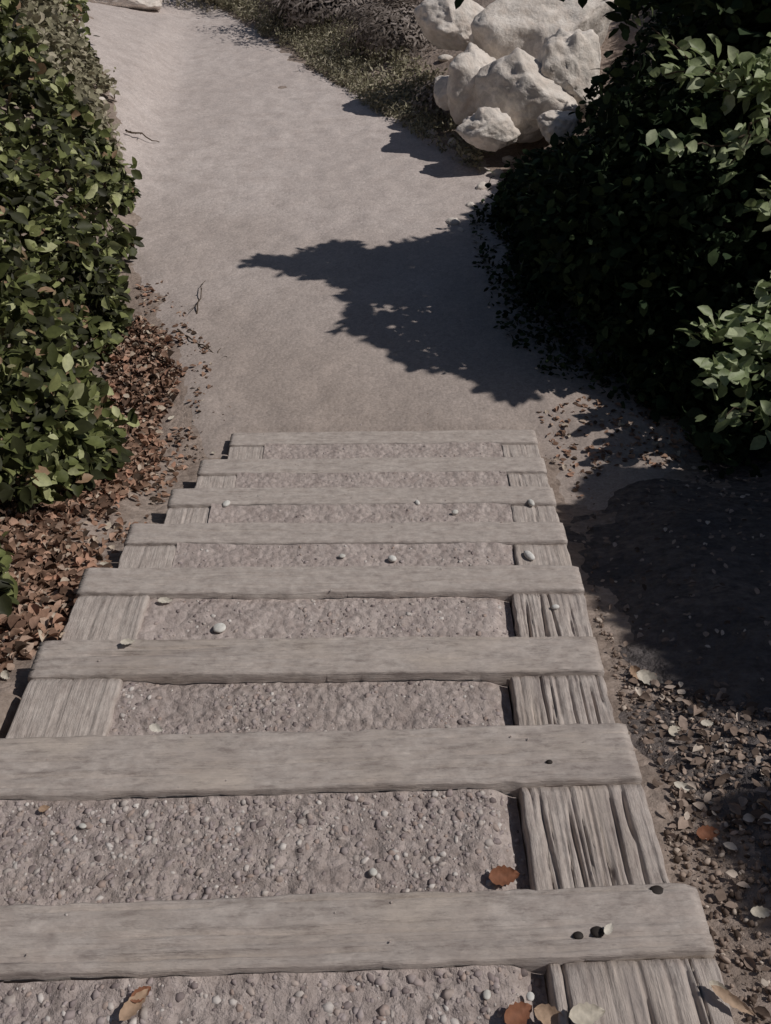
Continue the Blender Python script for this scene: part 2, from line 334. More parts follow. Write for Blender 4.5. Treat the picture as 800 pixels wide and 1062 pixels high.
# ------------------------------------------------------------------ the timber steps
def timber(length, width, height, seed, cracks=10, crack_depth=.006):
    """length along local X, centred; top at z=0; worn edges, open cracks in the top"""
    rs = np.random.RandomState(seed); nL = max(14, int(length/.016)); nW = max(16, int(width/(.0022 if crack_depth > .01 else .0038)))
    u = np.linspace(-length/2, length/2, nL+1); w = np.linspace(-1, 1, nW+1)
    w = np.sign(w)*(1-(1-np.abs(w))**1.0)
    U, W = np.meshgrid(u, w*width/2)
    ew = .0022*vnoise(U*6, np.sign(W)*3+seed, 0, seed) + .0025*vnoise(U*40, np.sign(W)*3, 0, seed)
    W2 = W + np.sign(W)*ew*(np.abs(W)/(width/2))**4
    r = .006; e = np.maximum(0, np.abs(W)-(width/2-r))/r; ee = np.maximum(0, np.abs(U)-(length/2-r))/r
    Z = -(1-np.sqrt(np.clip(1-e*e, 0, 1)))*r*.9 - (1-np.sqrt(np.clip(1-ee*ee, 0, 1)))*r*.9
    Z += .0022*fbm(U*4, W*18, seed, seed) + .0012*vnoise(U*6, W*160, 0, seed+5)
    for k in range(cracks):
        c = (rs.rand()-.5)*width*.88; a = (rs.rand()-.5)*length; ln = length*(.12+.35*rs.rand()); d = crack_depth*(.4+rs.rand()); h = .0012+.0026*rs.rand()**2
        cen = c + .0015*np.sin(U*9+k) + .003*vnoise(U*7+k*3, k, 0, seed) + .001*vnoise(U*30+k*3, k, 0, seed)
        Z -= d*np.exp(-((W-cen)/h)**2)*np.clip(1-((U-a)/ln)**2, 0, 1)
    top = np.stack([U, W2, Z], -1); n1 = nL+1; n2 = nW+1
    V = top.reshape(-1, 3); ids = np.arange(n1*n2).reshape(n2, n1)
    F = [np.stack([ids[:-1, :-1], ids[:-1, 1:], ids[1:, 1:], ids[1:, :-1]], -1).reshape(-1, 4)]
    ring = np.concatenate([ids[0, :-1], ids[:-1, -1], ids[-1, :0:-1], ids[:0:-1, 0]])
    bot = V[ring].copy(); bot[:, 2] = -height; V = np.concatenate([V, bot]); m = len(ring); b0 = n1*n2; q = np.arange(m); qn = (q+1) % m
    F.append(np.stack([ring[q], b0+q, b0+qn, ring[qn]], -1))
    c0 = len(V); V = np.concatenate([V, [[0, 0, -height]]]); F.append(np.stack([b0+qn, b0+q, np.full(m, c0)], -1))
    return V, F
LBL = ['nearest timber step at the bottom, its cross timber showing dark spike heads',
       'second nearest timber step, a rusty leaf on its gravel',
       'third timber step from the camera, its left side timber leading out of the frame',
       'fourth timber step from the camera, a white chip in the left corner of its gravel',
       'fifth timber step from the camera, just beyond the one with the white chip',
       'sixth timber step from the camera, a row of white pebbles on its tread',
       'seventh timber step from the camera, last but one before the sand path',
       'lowest and farthest timber step, flush with the sand path']
SG = 'timber steps filled with gravel'
SIDEW = [.225, .222, .215, .20, .17, .16, .16, .16]; FRONTW = [.098, .128, .112, .104, .10, .10, .10, .10]
RECS = [.020, .020, .024, .020, .008, .005, .004, .004]; stepinfo = []
def quad_height(x, y): return 0
for k, ((l_, r_), s) in enumerate(zip(CORN, ST)):
    z = s[0]; mid = (l_+r_)/2; d = (r_-l_); Lg = float(np.linalg.norm(d)); ang = math.atan2(d[1], d[0])
    yb = CORN[k-1][0][1]*.5+CORN[k-1][1][1]*.5 if k else mid[1]-.62
    tread = mid[1]-yb + .05
    nxt = ST[k+1][0] if k < 7 else z-.13
    hgt = min(.19, z-nxt-.004)
    e = empty('timber_step', (mid[0], mid[1], z), ang, label=LBL[k], cat='step', group=SG)
    stepinfo.append((e, Lg, tread, ang, mid, z))
    fw, sw = FRONTW[k], SIDEW[k]
    Vt, Ft = timber(Lg, fw, hgt, 40+k, 15 if k < 4 else 8, .006)
    fo = mesh_np('front_timber', Vt, Ft, M['wood' if k < 3 else 'dusty'], e); fo.location = (0, -fw/2, 0)
    rs = np.random.RandomState(500+k); ng = [30, 30, 30, 30, 60, 50, 40, 40][k]; gp = np.stack([(rs.rand(ng)-.5)*Lg*.97, (rs.rand(ng)-.5)*fw*.92, np.zeros(ng)+.001], -1)
    kp = fbm(gp[:,0]*6, gp[:,1]*14, k, 90, 2) > rs.rand(ng)*.9-.5; gp = gp[kp]; gs = .0010+.0026*rs.rand(len(gp))**3
    V_, F_, T_ = stones(gp, gs, 1, .4, 520+k); T_ = .55+.4*T_; gr = mesh_np('grit', V_, F_, M['pebble'], fo, True, T_); gr['kind'] = 'stuff'
    sl = tread-fw-.004
    for si, sg in enumerate((-1, 1)):
        Vt, Ft = timber(sl, sw, hgt, 80+k*2+si, (26 if k < 4 else 12) if sg > 0 else 6, (.012 if k < 4 else .006) if sg > 0 else .003)
        so = mesh_np('side_timber', Vt, Ft, M['wood' if sg > 0 and k < 5 else 'dusty'], e); so.rotation_euler = (0, 0, math.pi/2)
        so.location = (sg*(Lg/2-sw/2-.003), -fw-.004-sl/2, -.002 - (.003 if sg > 0 else 0))
    # gravel fill: bumpy sheet with stones trodden into it
    w0, w1 = -Lg/2+sw+.002, Lg/2-sw-.006; d0, d1 = -tread, -fw+.0
    a = np.arange(w0, w1, .008 if k < 4 else .014); b = np.arange(d0, d1-.004, .008 if k < 4 else .014); a = np.append(a, w1); b = np.append(b, d1-.002)
    U, W = np.meshgrid(a, b)
    def gh(U, W, k=k, w1=w1, w0=w0, d1=d1):
        edge = np.minimum(np.minimum(w1-U, U-w0), d1-W)
        hh = -RECS[k] + .005*fbm(U*5, W*5, k, 60+k) + .0026*fbm(U*35, W*35, k, 70+k, 3)
        return hh - [.030, .032, .022, .020, .008, .003, .003, .003][k]*sstep(.055, 0, w1-U) - (.006 if k in (2, 3) else -.004)*sstep(.03, 0, d1-W) + .012*sstep(.12, 0, U-w0)*(vnoise(W*7, k, 0, 5)*.5+.5)
    V = np.stack([U, W, gh(U, W)], -1).reshape(-1, 3); n1 = len(a); ids = np.arange(len(V)).reshape(len(b), n1)
    F = np.stack([ids[:-1, :-1], ids[:-1, 1:], ids[1:, 1:], ids[1:, :-1]], -1).reshape(-1, 4)
    g = mesh_np('gravel_fill', V, [F], M['gravel' if k < 3 else 'fine'], e); g['kind'] = 'stuff'
    ns = [5200, 4600, 2800, 1200, 450, 350, 250, 250][k]; rs = np.random.RandomState(200+k)
    px = w0+.005+rs.rand(ns)*(w1-w0-.01); py = d1-.006-rs.rand(ns)*(d1-d0)
    sz = .002+.0062*rs.rand(ns)**2.6
    kp = fbm(px*7, py*7, k, 88, 2) > rs.rand(ns)*1.2-.9; px, py, sz = px[kp], py[kp], sz[kp]
    P = np.stack([px, py, gh(px, py)-sz*.12], -1)
    V, F, T = stones(P, sz*1.15, 1, .42, 300+k)
    g2 = mesh_np('loose_stones', V, F, M['pebble'], g, True, T); g2['kind'] = 'stuff'
# spike heads driven into the nearest timbers
for k, pts in ((0, [(682, 924, .009), (620, 966, .008), (600, 970, .006)]), (1, [(570, 790, .005)])):
    e, Lg, tread, ang, mid, z = stepinfo[k]
    for (qx, qy, rr) in pts:
        p = on_plane(qx, qy, z); dx, dy = p[0]-mid[0], p[1]-mid[1]; c, s_ = math.cos(-ang), math.sin(-ang)
        V0, F0 = IC[2]; Vv = V0*np.array([rr*1.25, rr, .0035]); o = mesh_np('spike_head', Vv, [F0], M['iron'], e, True, np.zeros(len(Vv)))
        o.location = (dx*c-dy*s_, dx*s_+dy*c, -.001)
# ------------------------------------------------------------------ vegetation
SHADE1 = [(252, 270), (300, 262), (345, 256), (400, 256), (440, 250), (478, 236), (520, 196), (545, 165), (600, 150), (640, 110), (640, -40), (1400, -40), (1400, 440), (700, 446), (640, 428), (606, 404), (560, 410), (515, 410), (480, 396), (462, 386), (425, 382), (400, 376), (405, 362), (350, 343), (366, 322), (352, 298), (325, 290), (290, 287)]
SHADE2 = [(1400, 440), (705, 446), (700, 486), (650, 492), (620, 502), (614, 520), (588, 534), (598, 580), (610, 620), (640, 650), (655, 690), (690, 708), (740, 716), (800, 738), (1400, 800)]
SHADE3 = [(694, 882), (730, 866), (770, 868), (800, 848), (1400, 800), (1400, 1500), (840, 1200), (760, 1040), (722, 950)]
BOULD = [(545, 52, 7.35, .50), (585, 90, 6.9, .30), (498, 72, 6.9, .20)]
BC = [(at_depth(a, b, c), r) for a, b, c, r in BOULD]
def shadow_ok(P, grow=0.0):
    Q = sun_to_ground(P); qx, qy, qz = project(Q); jit = 7*vnoise(Q[:,0]*7, Q[:,1]*7, 0, 91); jy = 6*vnoise(Q[:,0]*7, Q[:,1]*7, 5, 92)
    a = inpoly(qx+jit, qy+jy, SHADE1) | inpoly(qx+jit, qy+jy, SHADE2) | inpoly(qx+jit, qy+jy, SHADE3) 
    a |= (qy < -40) & (qx > 500)
    for c, r in BC:
        v = c-P; t = v@(-SV); dist = np.linalg.norm(v+SV*t[:,None], axis=1); a &= ~((dist < r+.12) & (t > 0))
    return a
VEG = [(622, -2000), (622, 90), (612, 140), (560, 158), (536, 170), (525, 196), (530, 240), (560, 300), (620, 350), (670, 400), (705, 450), (750, 520), (1e5, 520), (1e5, -2000)]
def view_ok(P):
    x, y, z = project(P); x = x+14*vnoise(P[:,0]*7, P[:,1]*7, P[:,2]*7, 55)+24*vnoise(P[:,0]*2.6, P[:,1]*2.6, P[:,2]*2.6, 56); y = y+18*vnoise(P[:,0]*3, P[:,1]*3, P[:,2]*3, 57)
    return (z < .2) | inpoly(x, y, VEG) | (y < -8) | (x > 830)
def leaf_dirs(n, up=.6, out=None, rs=RS):
    Nn = unit(rs.randn(n, 3)+np.array([0, 0, up*2]) + (0 if out is None else out)); D = unit(rs.randn(n, 3)+np.array([0, 0, -.25])); D = unit(D-Nn*(D*Nn).sum(1, keepdims=True)); return D, Nn
def shell(c, r, n, seed, thick=.35, freq=2.8):
    rs = np.random.RandomState(seed); d = unit(rs.randn(n, 3)); rad = 1-thick*rs.rand(n)**1.6
    rad *= 1+.42*fbm(d[:,0]*freq, d[:,1]*freq, d[:,2]*freq, seed, 3)
    return np.array(c)+d*np.array(r)*rad[:,None], d
def stems(base, tips, r0=.02, seed=0, jit=.08):
    rs = np.random.RandomState(seed); out = []
    for k, t in enumerate(tips):
        b = np.array(base)+np.array([rs.randn()*jit, rs.randn()*jit, -.05]); out.append(tube(wiggle(b, t, 8, .05, .05, seed+k), np.linspace(r0, r0*.3, 8), 6))
    V, F, _ = join(out); return V, F
# --- left shrubs
LEFTB = [(-1.16, 1.0), (-1.21, 2.2), (-1.27, 3.1), (-1.40, 3.9), (-1.56, 4.8), (-1.84, 5.8), (-2.18, 7.0), (-2.45, 8.0), (-3.0, 9.6), (-3.5, 11.5)]
lby = [p[1] for p in LEFTB]; lbx = [p[0] for p in LEFTB]
def left_shrub(name, y0, y1, n, seed, L, W, mat, label, dens_h=1.15, depth=1.5, gap=0.0, cat='shrub', full=True, lo=0):
    rs = np.random.RandomState(seed); m = int(n*1.0)
    y = y0-.15+rs.rand(m)*(y1-y0+.3); bx = np.interp(y, lby, lbx)+.10*vnoise(y*2.3, 0, 0, 77)+.05*vnoise(y*9, 0, 0, 78)
    d = rs.rand(m)**1.2*depth; x = bx-d+.05
    prof = dens_h*(1-np.exp(-d/.42)) + .10
    prof = prof*(1+.30*fbm(x*2, y*2, 0, seed, 3)) * (.55+.45*np.sin(np.clip((y-y0+.15)/(y1-y0+.3), 0, 1)*math.pi)**.5)
    h = prof*(1-.62*rs.rand(m)**1.3)*(1+.22*fbm(x*6, y*6, 0, seed+9, 2))
    P = np.stack([x, y, ground(x, y)+.02+h], -1)
    cl = fbm(P[:,0]*5, P[:,1]*5, P[:,2]*5, seed+3, 2); keep = cl > (gap-1.5 if gap else +.06)-rs.rand(m)*.5
    P = P[keep]; cl = cl[keep]; n = len(P)
    D, Nn = leaf_dirs(n, .5, np.array([.5, -.3, .2]), rs)
    t = np.clip(rs.rand(n)**2.0*1.0 + .25*np.clip(cl, -1, 1)-.02, 0, 1)
    # ragged shoots standing out of the shrub
    ex = rs.choice(n, 70); SP = []
    for q in ex:
        dr_ = unit(np.array([.35+.5*rs.randn(), .5*rs.randn(), 1.0])); ln = .10+.16*rs.rand(); SP.append(P[q]+dr_*np.linspace(0, ln, 9)[:,None]+rs.randn(9, 3)*.012)
    SP = np.concatenate(SP); D2, N2 = leaf_dirs(len(SP), .3, np.array([.6, -.3, .3]), rs); P = np.concatenate([P, SP]); D = np.concatenate([D, D2]); Nn = np.concatenate([Nn, N2]); t = np.concatenate([t, .35+.6*rs.rand(len(SP))]); n = len(P)
    l = L*(.40+1.0*rs.rand(n)); V, F, T = leaf_mesh(P, D, Nn, l, W/L*l*(.7+.5*rs.rand(n)), .3, t, full)
    by = (y0+y1)/2; bxx = np.interp(by, lby, lbx)-.55; base = np.array([bxx, by, float(ground(bxx, by))])
    e = empty(name, base, label=label, cat=cat, group='shrubs left of the path')
    mesh_np('foliage', V, F, mat, e, True, T, origin=base)
    tips = P[rs.choice(n, 26)]; tips[:,2] -= .06
    Vs, Fs = stems(base, tips, .014, seed); mesh_np('stem', Vs, Fs, M['bark'], e, True, np.full(len(Vs), .4), origin=base)
left_shrub('leafy_shrub', .95, 2.9, 11500, 1, .062, .042, M['leafL'], 'nearest green shrub at the left edge, beside the brown leaf litter', 1.0)
left_shrub('leafy_shrub', 2.8, 4.5, 12500, 2, .066, .044, M['leafL'], 'bushy green shrub in the middle of the left edge with bright broad leaves', 1.25)
left_shrub('leafy_shrub', 4.4, 6.3, 12000, 3, .072, .046, M['leafL'], 'green shrub on the left where the path begins to widen', 1.3, 1.8)
left_shrub('leafy_shrub', 6.2, 8.3, 13000, 4, .060, .040, M['olive'], 'dull olive shrub on the left, far side of the green ones', 1.1, 2.2, 1.2)
left_shrub('leafy_shrub', 8.2, 11.5, 12000, 5, .065, .042, M['leafL'], 'farthest dark green shrub in the top left corner', 1.4, 3.0)
# small dead twigs reaching over the path
def twig_obj(label, a, b, r=.004, seed=0, side=3):
    rs = np.random.RandomState(seed); p = wiggle(a, b, 9, .03, .01, seed); parts = [tube(p, np.linspace(r, r*.35, 9), 5)]
    for k in range(side):
        i_ = rs.randint(2, 8); q = p[i_]+np.array([rs.randn()*.05, rs.randn()*.05, abs(rs.randn())*.02]); parts.append(tube(wiggle(p[i_], q, 5, .015, 0, seed+k), np.linspace(r*.5, r*.2, 5), 4))
    V, F, _ = join(parts); o = mesh_np('twig', V, F, M['bark'], None, True, np.full(len(V), .2), origin=a, loc=a)
    tag(o, label, 'twig', 'dead twigs at the path edge')
def G(px, py, dz=0):
    p = px_ground(px, py)[0].copy(); p[2] += dz; return p
twig_obj('thin dead twig poking from the left shrub onto the pale path', G(132, 142, .05), G(166, 150, .02), .009, 3)
twig_obj('dark twig lying at the right edge of the brown leaf litter', G(185, 345, .02), G(236, 372, .012), .006, 4)
twig_obj('small upright dark sprig on the path beside the left shrub', G(204, 330, .005), G(214, 296, .03), .005, 5)
# --- top: bank plants beyond the path
def clump(name, c, r, n, seed, L, W, mat, label, group, cat='shrub', check=False, thick=.6, up=.6):
    P, d = shell(c, r, n, seed, thick); g0 = ground(P[:,0], P[:,1]); P[:,2] = np.maximum(P[:,2], g0+.01+.04*RS.rand(len(P)))
    if check: m = shadow_ok(P) & view_ok(P); P, d = P[m], d[m]
    if len(P) < 40: return None
    rs = np.random.RandomState(seed); D, Nn = leaf_dirs(len(P), up, d*.8, rs); l = L*(.6+.7*rs.rand(len(P)))
    cl = fbm(P[:,0]*4, P[:,1]*4, P[:,2]*4, seed, 2); V, F, T = leaf_mesh(P, D, Nn, l, W/L*l, .3, np.clip(rs.rand(len(P))*.85+.25*cl, 0, 1), False)
    base = np.array([c[0], c[1], float(ground(c[0], c[1]))]); e = empty(name, base, label=label, cat=cat, group=group)
    mesh_np('foliage', V, F, mat, e, True, T, origin=base)
    tips = P[rs.choice(len(P), 14)]; Vs, Fs = stems(base, tips, .012 if r[2] < .8 else .03, seed); mesh_np('stem', Vs, Fs, M['bark'], e, True, np.full(len(Vs), .3), origin=base)
    return e
def BP(px, py, up=0): p = px_ground(px, py)[0].copy(); p[2] += up; return p
BG = 'low shrubs on the bank beyond the path'
clump('bank_shrub', BP(345, 12, .10), (.9, .6, .26), 6000, 31, .07, .02, M['dry'], 'brown brittle shrub on the bank at the top centre of the photo', BG)
clump('bank_shrub', BP(250, -12, .2), (.9, .8, .4), 5000, 32, .06, .035, M['olive'], 'olive shrub at the top edge above the narrow end of the path', BG)
clump('bank_shrub', BP(415, 40, .10), (.6, .55, .26), 6000, 33, .06, .018, M['dry'], 'greyish dry shrub just left of the pale boulders', BG)
clump('bank_shrub', BP(400, -20, .3), (1.2, .8, .6), 6000, 34, .07, .04, M['leafR'], 'dark shrub higher on the bank, behind the dry shrubs', BG)
clump('bank_shrub', BP(470, 110, .02), (.33, .3, .16), 1600, 35, .04, .024, M['dry'], 'small greyish tuft of dry stems at the foot of the boulders', BG)
# verge grass and weeds along the far path edge
def in_poly_world(pxpoly, n, rs):
    w = px_ground([p[0] for p in pxpoly], [p[1] for p in pxpoly]); pl = [tuple(q[:2]) for q in w]; xs = w[:,0]; yv = w[:,1]
    o = []
    while len(o) < n:
        x = xs.min()+rs.rand(4000)*(xs.max()-xs.min()); y = yv.min()+rs.rand(4000)*(yv.max()-yv.min())
        m = inpoly(x+.05*vnoise(x*5, y*5, 0, 8), y+.05*vnoise(x*5, y*5, 3, 8), pl); o += list(zip(x[m], y[m]))
    o = np.array(o[:n]); return o[:,0], o[:,1]
def leaf_stuff(name, poly, n, seed, L, W, mat, label, cat, lift=.03, up=1.5, full=False, fold=.4, bias=None):
    rs = np.random.RandomState(seed); x, y = in_poly_world(poly, n, rs); h = rs.rand(n)**1.5*lift
    if bias is not None:
        k = fbm(x*4, y*4, 0, seed+1, 3) > bias-rs.rand(n)*.5; x, y, h = x[k], y[k], h[k]
    P = np.stack([x, y, ground(x, y)+.006+h], -1); n = len(P)
    D, Nn = leaf_dirs(n, up, None, rs); l = L*(.5+.9*rs.rand(n)); V, F, T = leaf_mesh(P, D, Nn, l, W/L*l*(.7+.6*rs.rand(n)), fold*(rs.rand(n)*2-.5), rs.rand(n), full)
    o = mesh_np(name, V, F, mat, None, True, T); return tag(o, label, cat, kind='stuff')
leaf_stuff('verge_plants', [(205, 0), (250, 20), (320, 68), (400, 122), (452, 158), (498, 184), (505, 150), (470, 90), (400, 50), (330, 10), (280, -8)], 20000, 41, 0.045, .014, M['olive'], 'strip of dusty grass and weeds along the far path edge', 'weeds', .11, .3, bias=-.3)
leaf_stuff('leaf_litter', [(140, 330), (168, 352), (184, 384), (172, 430), (138, 515), (115, 568), (86, 590), (72, 655), (10, 690), (-60, 740), (-120, 700), (-40, 560), (60, 440), (130, 320)], 7500, 42, .033, .021, M['litter'], 'brown and tan fallen leaves between the left shrubs and the steps', 'fallen leaves', .03, 1.3, True, .9, -.25)
leaf_stuff('dirt_debris', [(645, 705), (700, 712), (800, 735), (900, 760), (900, 1000), (800, 870), (735, 905), (700, 880), (672, 800)], 400, 43, .024, .014, M['crumb'], 'crumbled dirt, bark chips and leaf bits right of the nearer steps', 'debris', .012, 2.2, True, .7)
leaf_stuff('scattered_litter', [(150, 270), (205, 335), (222, 380), (212, 440), (180, 505), (138, 565), (108, 585), (90, 640), (40, 655), (40, 560), (100, 450), (140, 330)], 1500, 46, .028, .018, M['litter'], 'thin scatter of leaf scraps where the litter fades into sand', 'fallen leaves', .008, 2.0, True, .8, -.1)
leaf_stuff('leaf_bits', [(560, 425), (610, 408), (680, 425), (720, 460), (690, 482), (640, 480), (590, 520), (575, 470)], 420, 44, .028, .018, M['litter'], 'tan leaf bits scattered right of the far end of the steps', 'debris', .012, 2.5, True, .5)
leaf_stuff('shaded_litter', [(590, 540), (800, 440), (950, 450), (1000, 1100), (775, 1062), (735, 940), (690, 900), (660, 800), (630, 740), (612, 640)], 700, 45, .020, .012, M['crumb'], 'sparse leaf crumbs on the shaded dirt right of the steps', 'debris', .01, 2.5, True, .6)
def crumbs(name, poly, n, seed, smin, smax, mat, label, cat='soil crumbs'):
    rs = np.random.RandomState(seed); x, y = in_poly_world(poly, n, rs); s = smin+(smax-smin)*rs.rand(n)**3; P = np.stack([x, y, ground(x, y)+s*.2+.004], -1)
    V, F, T = stones(P, s, 1, .6, seed); return tag(mesh_np(name, V, F, mat, None, True, T), label, cat, kind='stuff')
crumbs('soil_crumbs', [(600, 560), (640, 690), (800, 735), (950, 760), (1000, 1100), (790, 1090), (735, 930), (700, 900), (672, 800), (640, 745), (618, 640)], 4500, 51, .0012, .0085, M['crumb'], 'loose soil crumbs along the right side of the steps')
crumbs('path_grit', [(165, 500), (200, 400), (180, 320), (400, 330), (480, 400), (600, 412), (690, 480), (590, 530), (560, 430), (230, 440)], 1800, 52, .0015, .008, M['crumb'], 'fine grit on the sand just beyond the lowest step', 'grit')
crumbs('path_stones', [(130, 150), (200, 20), (480, 170), (500, 240), (400, 380), (600, 412), (690, 480), (230, 440), (180, 320)], 900, 53, .003, .010, M['pebble'], 'small stones lying here and there on the sand path', 'stones')
# --- right: shaded shrubs, overhanging tree
sprays = []
SPR = [
    ((800, 100, 3.95), (676, 28, 4.1), 50), ((812, 92, 3.9), (690, 78, 4.0), 60), ((830, 100, 3.9), (742, 92, 3.9), 80), ((800, 150, 3.9), (700, 152, 3.9), 36), ((850, 60, 3.9), (780, 88, 3.85), 90), ((830, 200, 3.8), (784, 210, 3.8), 22), ((800, 130, 3.9), (754, 178, 3.9), 24),
    ((860, 300, 3.82), (792, 300, 3.82), 50), ((840, 360, 3.77), (722, 345, 3.82), 60), ((850, 400, 3.72), (738, 396, 3.72), 90), ((850, 380, 3.72), (770, 360, 3.72), 90), ((850, 420, 3.72), (748, 436, 3.72), 44), ((870, 330, 3.82), (780, 330, 3.82), 50)]
sp_pts = []; SPL = []
for k, (a, b, n) in enumerate(SPR):
    A, B = at_depth(*a), at_depth(*b); p = wiggle(A, B, 9, .05, .04, 500+k); rs = np.random.RandomState(520+k)
    t = rs.rand(n)**.8*8; i0 = np.clip(t.astype(int), 0, 7); f = (t-i0)[:,None]; P = p[i0]*(1-f)+p[i0+1]*f + rs.randn(n, 3)*.035
    SPL.append((p, P, A, B)); sp_pts.append(P)
SPP = np.concatenate(sp_pts)
def clear_of_sprays(P, rad=.068):
    """no shading leaf stands between the sun and the outer sprays"""
    keep = np.ones(len(P), bool)
    for q in SPP:
        v = P-q; t = v@SV; d2 = (v*v).sum(1)-t*t; keep &= ~((d2 < rad*rad) & (t > .02))
        # nor between the sprays and the viewer
        w = q-np.array([0, 0, CAMZ]); L = np.linalg.norm(w); w = w/L; u = P-np.array([0, 0, CAMZ]); s = u@w; e2 = (u*u).sum(1)-s*s; keep &= ~((e2 < .0040) & (s > .3) & (s < L-.02))
    return keep
RGN = 'shrubs in the shade right of the path'
RSH = [('shade_shrub', (2.35, 4.95, .75), (1.05, .85, 1.0), 28000, 'dark shaded shrub right of the path, level with the path shadow'),
       ('shade_shrub', (2.35, 6.2, 1.0), (1.15, 1.0, 1.3), 26000, 'dark shaded shrub directly right of the pale boulders'),
       ('shade_shrub', (3.6, 8.2, 1.4), (1.6, 1.2, 1.7), 20000, 'tall dark shrub in the top right corner behind the others'),
       ('shade_shrub', (2.45, 3.6, .5), (.8, .8, .8), 20000, 'dark shaded shrub at the right edge, beyond the lit patch of dirt'),
       ('shade_shrub', (1.25, 6.2, .10), (.6, .7, .40), 9000, 'low dim green shrub creeping from the boulders to the shadow'),
       ('shade_shrub', (1.35, 5.1, .05), (.6, .75, .38), 9000, 'low dim shrub in the shade, between the path shadow and the tall shrubs'),
       ('shade_shrub', (1.75, 3.9, .05), (.5, .6, .36), 7000, 'low dim shrub above the lit patch of dirt on the right')]
for k, (nm, c, r, n, lb) in enumerate(RSH):
    P, d = shell(c, r, n, 600+k, .75); P[:,2] = np.maximum(P[:,2], ground(P[:,0], P[:,1])+.02+.1*RS.rand(len(P)))
    rq = np.random.RandomState(900+k); cl = fbm(P[:,0]*4, P[:,1]*4, P[:,2]*4, 930+k, 2); kk = cl > -.25-rq.rand(len(P))*.5; P, d = P[kk], d[kk]
    sh = []
    for q in rq.choice(len(P), 60):   # stray shoots
        dr_ = unit(d[q]+rq.randn(3)*.35+np.array([0, 0, .25])); sh.append(P[q]+dr_*np.linspace(0, .12+.22*rq.rand(), 10)[:,None]+rq.randn(10, 3)*.014)
    P = np.concatenate([P]+sh); d = np.concatenate([d, unit(rq.randn(600, 3))])
    if k in (0, 3):   # leaves standing in the branches' own shade
        q = SPP[(SPP[:,2] > .95) if k == 0 else (SPP[:,2] <= .95)]; rq = np.random.RandomState(77+k); q = np.repeat(q, 22, 0); q = q-SV*(.12+rq.rand(len(q), 1)*.9)+rq.randn(len(q), 3)*.075
        q = q[q[:,2] > ground(q[:,0], q[:,1])+.03]; P = np.concatenate([P, q]); d = np.concatenate([d, unit(rq.randn(len(q), 3))])
    m = shadow_ok(P) & view_ok(P); P, d = P[m], d[m]; m = clear_of_sprays(P); P, d = P[m], d[m]
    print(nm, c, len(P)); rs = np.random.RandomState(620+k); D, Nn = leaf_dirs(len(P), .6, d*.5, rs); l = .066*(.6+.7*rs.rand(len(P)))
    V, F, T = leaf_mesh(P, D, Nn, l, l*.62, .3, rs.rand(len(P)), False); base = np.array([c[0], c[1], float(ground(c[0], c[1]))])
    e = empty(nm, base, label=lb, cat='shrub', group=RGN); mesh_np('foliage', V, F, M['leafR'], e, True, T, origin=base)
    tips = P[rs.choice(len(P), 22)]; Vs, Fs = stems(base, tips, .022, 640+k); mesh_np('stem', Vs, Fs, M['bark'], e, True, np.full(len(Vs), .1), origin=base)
# overhanging tree
rs = np.random.RandomState(700); ground_pts = []
for poly, n in ((SHADE1, 36000), (SHADE2, 36000), (SHADE3, 22000)):
    pp = [(min(a, 900), b) for a, b in poly]; pp = [(a, max(b, 60)) for a, b in pp]
    x, y = in_poly_world(pp, n, rs); ground_pts.append(np.stack([x, y, ground(x, y)], -1))
Gp = np.concatenate(ground_pts); hts = 1.45+rs.rand(len(Gp))**1.3*1.5
Pc = Gp+SV*(hts/SV[2])[:,None]
m = shadow_ok(Pc); Pc = Pc[m]; x, y, z = project(Pc); m = (y < -6) | (x > 815) | ((x > 640) & (y < 200)); Pc = Pc[m]; Pc = Pc[clear_of_sprays(Pc, .07)]
print('canopy', len(Pc))
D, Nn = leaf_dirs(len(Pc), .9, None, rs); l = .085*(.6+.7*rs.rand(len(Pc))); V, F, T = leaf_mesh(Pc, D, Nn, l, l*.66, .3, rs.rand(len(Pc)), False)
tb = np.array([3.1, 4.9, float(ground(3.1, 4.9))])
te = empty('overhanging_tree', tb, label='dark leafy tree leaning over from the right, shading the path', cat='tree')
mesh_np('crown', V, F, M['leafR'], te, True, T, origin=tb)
trunk = wiggle(tb-np.array([0, 0, .2]), tb+np.array([.1, .1, 2.3]), 9, .08, 0, 701); parts = [tube(trunk, np.linspace(.13, .06, 9), 10)]
for k in range(26):
    for tr in range(12):
        t = Pc[rs.randint(len(Pc))]; s = trunk[rs.randint(4, 9)]; w_ = wiggle(s, t, 9, .08, .12, 710+k+50*tr); wf = np.concatenate([w_, (w_[1:]+w_[:-1])/2])
        if shadow_ok(wf).all(): parts.append(tube(w_, np.linspace(.035, .006, 9), 6)); break
V, F, _ = join(parts); mesh_np('trunk', V, F, M['bark'], te, True, np.full(len(V), .2), origin=tb)
